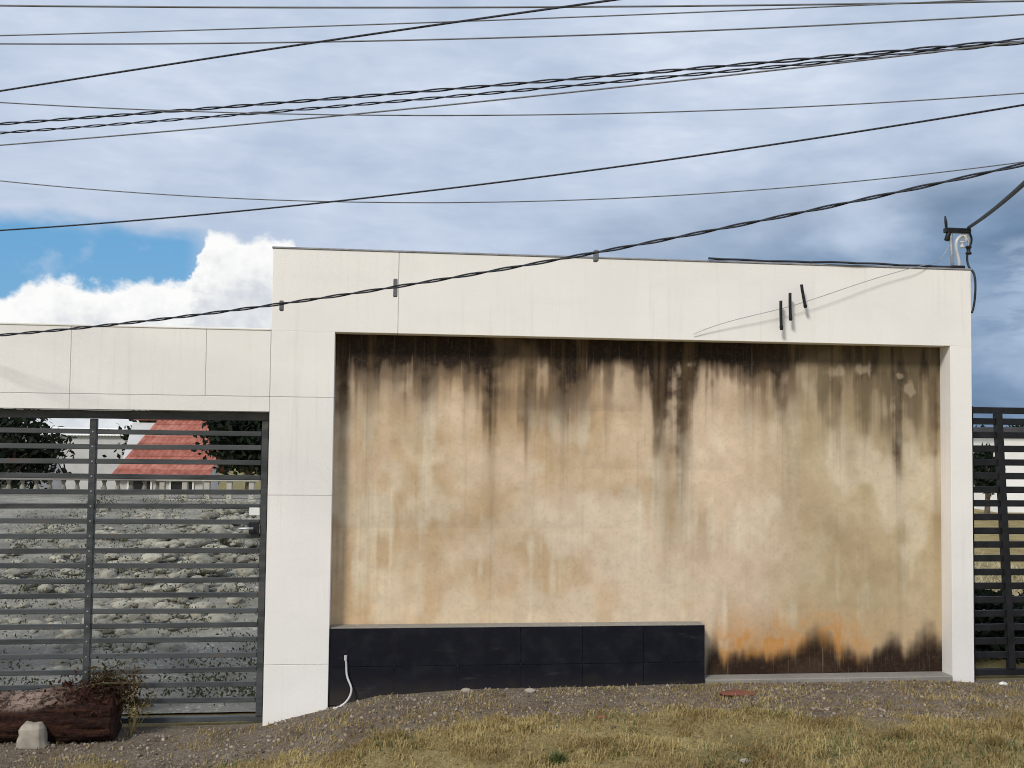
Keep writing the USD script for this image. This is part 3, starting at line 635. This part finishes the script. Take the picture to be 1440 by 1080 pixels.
def house(name, label, px0, px1, z_eave, z_ridge, y, depth, wall_m, tile_m, wins=True, hip=0.0, overhang=.25, skew=0.0, group=None):
    x0, x1 = P3(px0, 640, y)[0], P3(px1, 640, y)[0]
    zb = float(terrain0(np.array([(x0 + x1) / 2]), np.array([y]))[0]) - .6
    h = thing(name, label, 'house', (0, 0, 0), 0, group)
    obj('wall', box(x0, x1, y, y + depth, zb, z_eave, 0), wall_m, h)
    gv = np.array([(x0 + .01, y + .01, z_eave), (x0 + .01, y + depth - .01, z_eave), (x0 + .01, y + depth / 2, z_ridge - .12), (x1 - .01, y + .01, z_eave), (x1 - .01, y + depth - .01, z_eave), (x1 - .01, y + depth / 2, z_ridge - .12)])
    obj('gable', trimesh.Trimesh(gv, [(0, 1, 2), (3, 5, 4), (0, 2, 5), (0, 5, 3), (1, 4, 5), (1, 5, 2)], process=False), wall_m, h)
    nw = max(2, int((x1 - x0) / 1.6))
    for k in range(nw if wins else 0):
        cx = x0 + (k + .5) * (x1 - x0) / nw
        w = obj('window', join(box(cx - .42, cx + .42, y - .05, y - .002, z_eave - 1.35, z_eave - 1.27, 0), box(cx - .42, cx + .42, y - .05, y - .002, z_eave - .33, z_eave - .26, 0), box(cx - .42, cx - .36, y - .05, y - .002, z_eave - 1.268, z_eave - .332, 0), box(cx + .36, cx + .42, y - .05, y - .002, z_eave - 1.268, z_eave - .332, 0)), M_pvc, h)
        obj('pane', box(cx - .36, cx + .36, y - .02, y - .003, z_eave - 1.268, z_eave - .332, 0), M_glass, w)
    # roof of overlapping rounded tile courses
    ex0, ex1 = x0 - overhang, x1 + overhang
    run = depth / 2 + overhang; rise = (z_ridge - z_eave) * run / (depth / 2)
    for sgn in (-1, 1):
        nc = 9
        for c in range(nc):
            t0, t1 = c / nc, (c + 1.12) / nc
            nn = int((ex1 - ex0) / .055); u = np.linspace(ex0 + hip * t0, ex1 - hip * t0, nn)
            wav = .028 * np.abs(np.sin(np.arange(nn) * np.pi / 4))
            rows = []
            for tt, lift in ((t0, .05), (min(t1, 1), .012)):
                yy = (y + depth / 2) + sgn * (run * (1 - tt)); zz = z_ridge - rise * (1 - tt) + lift
                rows.append(np.stack([u + skew * tt, np.full(nn, yy), zz + wav], 1))
            rows.insert(0, rows[0] - [0, 0, .045])
            V = np.vstack(rows); i = np.arange(nn - 1); F = []
            for q_ in range(2):
                o = q_ * nn; F += [np.stack([i + o, i + o + 1, i + o + nn + 1], 1), np.stack([i + o, i + o + nn + 1, i + o + nn], 1)]
            obj('roof_tile_course', trimesh.Trimesh(V, np.vstack(F), process=False), tile_m, h)
    obj('ridge', tube([(ex0 + hip, y + depth / 2, z_ridge + .05), (ex1 - hip, y + depth / 2, z_ridge + .05)], .09, 10), tile_m, h, smooth=40)
    return h
house('tiled_house', 'small house with a red clay tile roof seen through the left gate', 168, 286, .35, 2.15, 31, 3.6, M_hwall, M_tile_red, hip=.3, skew=.9)
house('grey_house', 'grey house with a dark roof at the far left behind the gate', -60, 30, .2, 1.55, 27, 4.5, M_hwall, M_darkroof, hip=1.2)
house('pale_building', 'long pale building far off behind the red roofed house', 20, 200, 1.35, 1.75, 70, 8.0, M_hwall, M_hpale, wins=False)
tree('dark_tree', 'dark dense tree right of the red tile roof behind the gate', P3(349, 640, 27)[0], 27, 4.75, 1.15, 3, 9000, .13, None, None, 1.5)
tree('dark_tree', 'dark tree rising just behind the red tile roof', P3(262, 640, 40)[0], 40, 6.9, 2.1, 4, 11000, .17)
tree('dark_tree', 'low dark tree at the far left beside the grey house', P3(14, 650, 23)[0], 23, 2.6, 1.2, 8, 3600, .11)
# balustrade along the far edge of the yard
yb_ = 14.5
x0, x1 = P3(-260, 700, yb_)[0], P3(240, 700, yb_)[0]; xE = P3(372, 700, yb_)[0]
zg = -.30
bl = thing('balustrade', 'pale grey balustrade wall closing the back of the yard', 'balustrade')
obj('base_wall', box(x0, x1, yb_, yb_ + .2, zg - .2, .46, .01), M_yard, bl)
obj('rail', box(x0 - .01, x1, yb_ - .03, yb_ + .23, .745, .82, .01), M_conc, bl)
prof = np.array([(0, 0), (.05, 0), (.05, .03), (.03, .06), (.055, .13), (.03, .22), (.05, .27), (.05, .30), (0, .30)])
bm = trimesh.creation.revolve(prof, sections=8)
for k in range(int((x1 - x0) / .26)):
    m = bm.copy(); m.apply_translation([x0 + .14 + k * .26, yb_ + .1, .452]); obj('baluster', m, M_rubble, bl, smooth=40)
# low cream masonry porch at the right of the yard
pc = thing('garden_wall', 'low cream masonry wall with short posts at the right of the yard', 'wall')
obj('base', box(x1 + .02, xE, yb_ - 1.4, yb_ - 1.2, zg - .2, .46, .01), M_cream, pc)
for k in range(5):
    xp = x1 + .1 + k * (xE - x1 - .2) / 4
    obj('post', box(xp - .05, xp + .05, yb_ - 1.37, yb_ - 1.23, .461, .80, .01), M_cream, pc)
obj('top_beam', box(x1, xE + .05, yb_ - 1.4, yb_ - 1.2, .801, .87, .01), M_cream, pc)
# rubble, pebbles and weeds in the yard
def heap(n, cx, cy, sx, sy, hgt, smin, smax, seed, zbase):
    r = np.random.default_rng(seed); out = []
    for k in range(n):
        a, q = r.uniform(0, 6.28), r.uniform(0, 1) ** .6; x, y = cx + sx * q * math.cos(a), cy + sy * q * math.sin(a)
        s = smin + (smax * 1.35 - smin) * r.uniform(0, 1) ** 2.2; m = rock((s, s * r.uniform(.6, 1), s * r.uniform(.35, .7)), seed * 100 + k, 1, .5)
        m.apply_transform(trimesh.transformations.rotation_matrix(r.uniform(0, 6.28), (0, 0, 1))); m.apply_translation([x, y, float(terrain0(np.array([x]), np.array([y]))[0]) + .01 + hgt * (1 - q) * r.uniform(.3, 1)]); out.append(m)
    return join(*out)
obj('rubble', join(heap(620, P3(290, 740, 7)[0], 7.4, 1.0, 5.6, .22, .02, .11, 1, -.28), heap(190, P3(195, 860, 4)[0], 3.6, .55, 1.8, .12, .02, .09, 3, -.28), heap(420, P3(50, 780, 6)[0], 6.6, 1.5, 5.0, .10, .02, .09, 2, -.28)), M_rubble, kind='stuff', label='pale broken rubble lying in heaps across the yard')
r = np.random.default_rng(17)
pts = []
for k in range(420):
    x, y = r.uniform(-5.5, .5), .6 + 12 * r.uniform(0, 1) ** 1.5; m = r.uniform(.04, .16)
    pts.append(np.array([x, y, float(terrain0(np.array([x]), np.array([y]))[0]) + .02]) + np.abs(r.normal(0, 1, (50, 3))) * [1, 1, 1] * m * r.choice([-1, 1], (50, 3)) * [1, 1, 0] + np.abs(r.normal(0, m, (50, 3))) * [0, 0, 1])
obj('yard_weeds', leaves(np.vstack(pts), .017, r, .8), M_yardweed, kind='stuff', label='low weeds growing through the yard paving')

# ------------------------------------------------------------------ things behind the right gate
yh = 13.0
hx0 = P3(1402, 640, yh)[0]
wh = thing('white_house', 'low white house on the bank behind the black gate', 'house')
zt = P3(1420, 609, yh)[2]
obj('wall', box(hx0, hx0 + 6, yh, yh + 4, -.1, zt, .01), M_hpale, wh)
obj('roof', box(hx0 - .15, hx0 + 6.2, yh - .15, yh + 4.2, zt + .003, zt + .12, .01), M_darkroof, wh)
w = obj('window', join(box(hx0 + .9, hx0 + 2.0, yh - .04, yh - .002, zt - .95, zt - .90, 0), box(hx0 + .9, hx0 + 2.0, yh - .04, yh - .002, zt - .30, zt - .25, 0), box(hx0 + .9, hx0 + .95, yh - .04, yh - .002, zt - .898, zt - .302, 0), box(hx0 + 1.95, hx0 + 2.0, yh - .04, yh - .002, zt - .898, zt - .302, 0)), M_pvc, wh)
obj('pane', box(hx0 + .952, hx0 + 1.948, yh - .02, yh - .003, zt - .898, zt - .302, 0), M_glass, w)
for k, (px, y, h, rad, lb_) in enumerate(((1386, 11.5, 1.42, .21, 'dark round tree left of the white house behind the black gate'), (1435, 19, 1.95, 1.0, 'dark tree behind the roof of the white house'), (1500, 20, 2.2, 1.3, 'dark tree at the right end of the white house'))):
    tree('dark_tree', lb_, P3(px, 640, y)[0], y, h, rad, 40 + k, 5000 if k else 2600, .11 if k else .06, None, None, 1.0 if k else 2.3)
hd = thing('hedge', 'low dark hedge growing close behind the black gate', 'hedge', (0, 0, 0))
r = np.random.default_rng(33); n = 9000
pts = np.stack([r.uniform(4.45, 7.8, n), r.normal(.95, .16, n), r.uniform(-.05, 1, n)], 1); pts[:, 2] = -.05 + (pts[:, 2] ** 1.0) * (.42 + .22 * meshkit.fbm(pts * [3, 0, 0], 3, 6))
obj('foliage', leaves(pts, .045, r), M_leaf_dark, hd)
obj('stem', join(*[tube([(x, .95, -.1), (x + .03, .95, .15), (x - .02, .97, .36)], [.014, .011, .006], 6) for x in np.arange(4.6, 7.7, .22)]), M_bark, hd, smooth=True)

# ------------------------------------------------------------------ verge: grass, pebbles, scraps
def grass(n, seed, region, hmin, hmax, mask, mat, label, name='dry_grass', width=.0030, flat=1.0):
    r = np.random.default_rng(seed); (xa, xb), (ya, yb2) = region
    x, y = r.uniform(xa, xb, n * 4), r.uniform(ya, yb2, n * 4)
    k = r.uniform(0, 1, n * 4) < mask(x, y); x, y = x[k][:n], y[k][:n]; n = len(x)
    q = np.stack([x, y, 0 * x], -1); z = terrain(x, y) - .004
    tall = .55 + .9 * meshkit.fbm(q * 3.1, 3, 17)
    h = r.uniform(hmin, hmax, n) * tall; a = r.uniform(0, 2 * np.pi, n); lean = r.uniform(.15, 1.15, n) * h * (1 if flat == 1 else 1); h = h * flat
    w = np.stack([np.cos(a + 1.57), np.sin(a + 1.57), 0 * a], 1) * (width * r.uniform(.6, 1.5, n))[:, None]
    dirv = np.stack([np.cos(a), np.sin(a), 0 * a], 1); b = np.stack([x, y, z], 1)
    mid_ = b + dirv * (lean * .35)[:, None] + [0, 0, 1] * (h * .62)[:, None]; tip = b + dirv * lean[:, None] + [0, 0, 1] * (h * r.uniform(.6, 1.0, n))[:, None]
    V = np.stack([b - w, b + w, mid_ + w * .8, mid_ - w * .8, tip], 1).reshape(-1, 3); i = np.arange(n) * 5
    F = np.vstack([np.stack([i, i + 1, i + 2], 1), np.stack([i, i + 2, i + 3], 1), np.stack([i + 3, i + 2, i + 4], 1)])
    return obj(name, trimesh.Trimesh(V, F, process=False), mat, kind='stuff', label=label)
reg = ((-3.4, 6.2), (-3.0, -.12))
grass(75000, 3, reg, .015, .06, lambda x, y: np.clip(grassy(x, y), .0, 1) * (.10 + .9 * sstep(meshkit.fbm(np.stack([x, y, x * 0], -1) * 3.3, 4, 77), .42, .60)), M_dry, 'short dry yellow grass on the verge in front of the wall')
grass(70000, 13, reg, .03, .09, lambda x, y: np.clip(grassy(x, y) * 1.2, .04, 1), M_dry, 'matted dead straw lying flat over the verge', 'straw_mat', .0022, .16)
grass(8000, 4, reg, .02, .06, lambda x, y: np.clip(grassy(x, y), .02, 1) * sstep(meshkit.fbm(np.stack([x, y, x * 0], -1) * 1.5, 3, 88), .50, .68), M_green, 'green patches of grass among the dry verge', 'green_grass')
grass(14000, 5, ((-3.2, 6), (-1.3, -.02)), .010, .04, lambda x, y: .15 + .85 * sstep(meshkit.fbm(np.stack([x, y, x * 0], -1) * 2.6, 3, 97), .45, .65), M_dry, 'sparse dry straws in the gravel along the foot of the wall', 'straw')
grass(26000, 6, ((4.4, 8.0), (1.4, 11)), .05, .25, lambda x, y: .9 + 0 * x, M_pale, 'tall dry grass on the bank behind the black gate', 'bank_grass', .008)
def pebbles():
    pi = UsdGeom.PointInstancer.Define(stage, '/World/gravel'); tag(pi, 'grey brown gravel and small stones along the foot of the wall', None, None, 'stuff')
    g = Graph(); rn = g.node('object_info', 'random'); p = g.node('geometry', 'position')
    c = g.ramp(g.add(g.mul(rn, .8), g.mul(g.noise(p, 50, 3), .2)), [(.1, (.08, .06, .045)), (.45, (.19, .155, .122)), (.75, (.27, .215, .165)), (1.0, (.42, .36, .29))])
    mat = g.done('gravel_stone', g.node('principled_bsdf', 'BSDF', base_color=c, roughness=.9, specular_ior_level=.2))
    paths = []
    for k in range(4):
        UsdGeom.Scope.Define(stage, '/World/gravel/stones') if k == 0 else None
        m = usdkit.mesh(stage, f'/World/gravel/stones/stone' + (f'_{k:03d}' if k else ''), rock((1, .8, .6), 200 + k, 1, .5), mat, smooth=50); paths.append(m.GetPath())
    pi.CreatePrototypesRel().SetTargets(paths)
    r = np.random.default_rng(9); n = 26000
    x, y = r.uniform(-3.2, 6.0, n), -np.abs(r.uniform(.0, 1.7, n)); k = r.uniform(0, 1, n) < (1.05 - grassy(x, y)) * (.25 + .75 * sstep(meshkit.fbm(np.stack([x, y, x * 0], -1) * 4, 3, 19), .35, .6))
    x, y = x[k], y[k]; n = len(x); s = .003 + .013 * r.uniform(0, 1, n) ** 4
    z = terrain(x, y) + s * .2
    pi.CreatePositionsAttr(Vt.Vec3fArray.FromNumpy(np.stack([x, y, z], 1).astype(np.float32)))
    pi.CreateScalesAttr(Vt.Vec3fArray.FromNumpy(np.repeat(s[:, None], 3, 1).astype(np.float32)))
    q = r.normal(size=(n, 4)); q /= np.linalg.norm(q, axis=1, keepdims=True)
    pi.CreateOrientationsAttr(Vt.QuathArray([Gf.Quath(*map(float, v)) for v in q]))
    pi.CreateProtoIndicesAttr(Vt.IntArray.FromNumpy(r.integers(0, 4, n).astype(np.int32)))
pebbles()
def on_ground(px, py):
    d_ = ray(px, py); z = -.05
    for _ in range(20):
        p_ = CAM + d_ * (z - CAM[2]) / d_[2]; z = float(terrain(np.array([p_[0]]), np.array([p_[1]]))[0])
    return p_
p_ = on_ground(1036, 977)
m = rock((.13, .06, .022), 301, 2, .5); m.apply_translation(p_ + [0, 0, .008])
obj('brick_shard', m, M_brick, smooth=50, label='flat reddish brown shard lying in front of the sill', cat='brick')
for k, (px, py, s, lb_) in enumerate(((1411, 963, .035, 'small white stone on the ground by the black gate'), (845, 1010, .030, 'small dark red stone in the gravel before the dark plinth'), (1048, 1072, .032, 'pale stone half hidden in grass at the bottom edge'), (655, 972, .035, 'flat brown stone at the foot of the dark plinth'), (745, 973, .04, 'flat tan stone at the foot of the plinth, right of the brown one'))):
    p_ = on_ground(px, py); m = rock((s, s * .7, s * .5), 400 + k, 2, .5); m.apply_translation(p_ + [0, 0, s * .15])
    obj('loose_stone', m, M_brick if k == 1 else (M_pvc if k == 0 else M_stone), smooth=50, label=lb_, cat='stone')
def tuft(px, py, n, h, lb_, mat, seed):
    p_ = on_ground(px, py); r = np.random.default_rng(seed)
    t_ = thing('grass_tuft', lb_, 'plant', p_, 0); out = []
    for k in range(n):
        a = r.uniform(0, 6.28); l = r.uniform(.2, .9) * h; hh = h * r.uniform(.5, 1.1); w = .0035
        b = np.array([r.normal(0, .02), r.normal(0, .02), -.005]); u_ = np.array([math.cos(a), math.sin(a), 0]); s_ = np.array([-u_[1], u_[0], 0]) * w
        mid_ = b + u_ * l * .3 + [0, 0, hh * .65]; tip = b + u_ * l + [0, 0, hh * r.uniform(.7, 1)]
        out.append(trimesh.Trimesh([b - s_, b + s_, mid_ + s_ * .8, mid_ - s_ * .8, tip], [(0, 1, 2), (0, 2, 3), (3, 2, 4)], process=False))
    obj('blades', join(*out), mat, t_)
tuft(785, 1076, 90, .10, 'green grass tuft at the bottom edge, below the middle of the plinth', M_green, 1)
tuft(738, 1030, 110, .085, 'yellow dry grass tuft below the middle of the plinth', M_dry, 2)
tuft(1270, 1040, 100, .11, 'tall straw tuft in the grass below the right end of the stained panel', M_dry, 3)
tuft(1400, 1050, 90, .10, 'dry tuft at the lower right below the black gate', M_dry, 4)
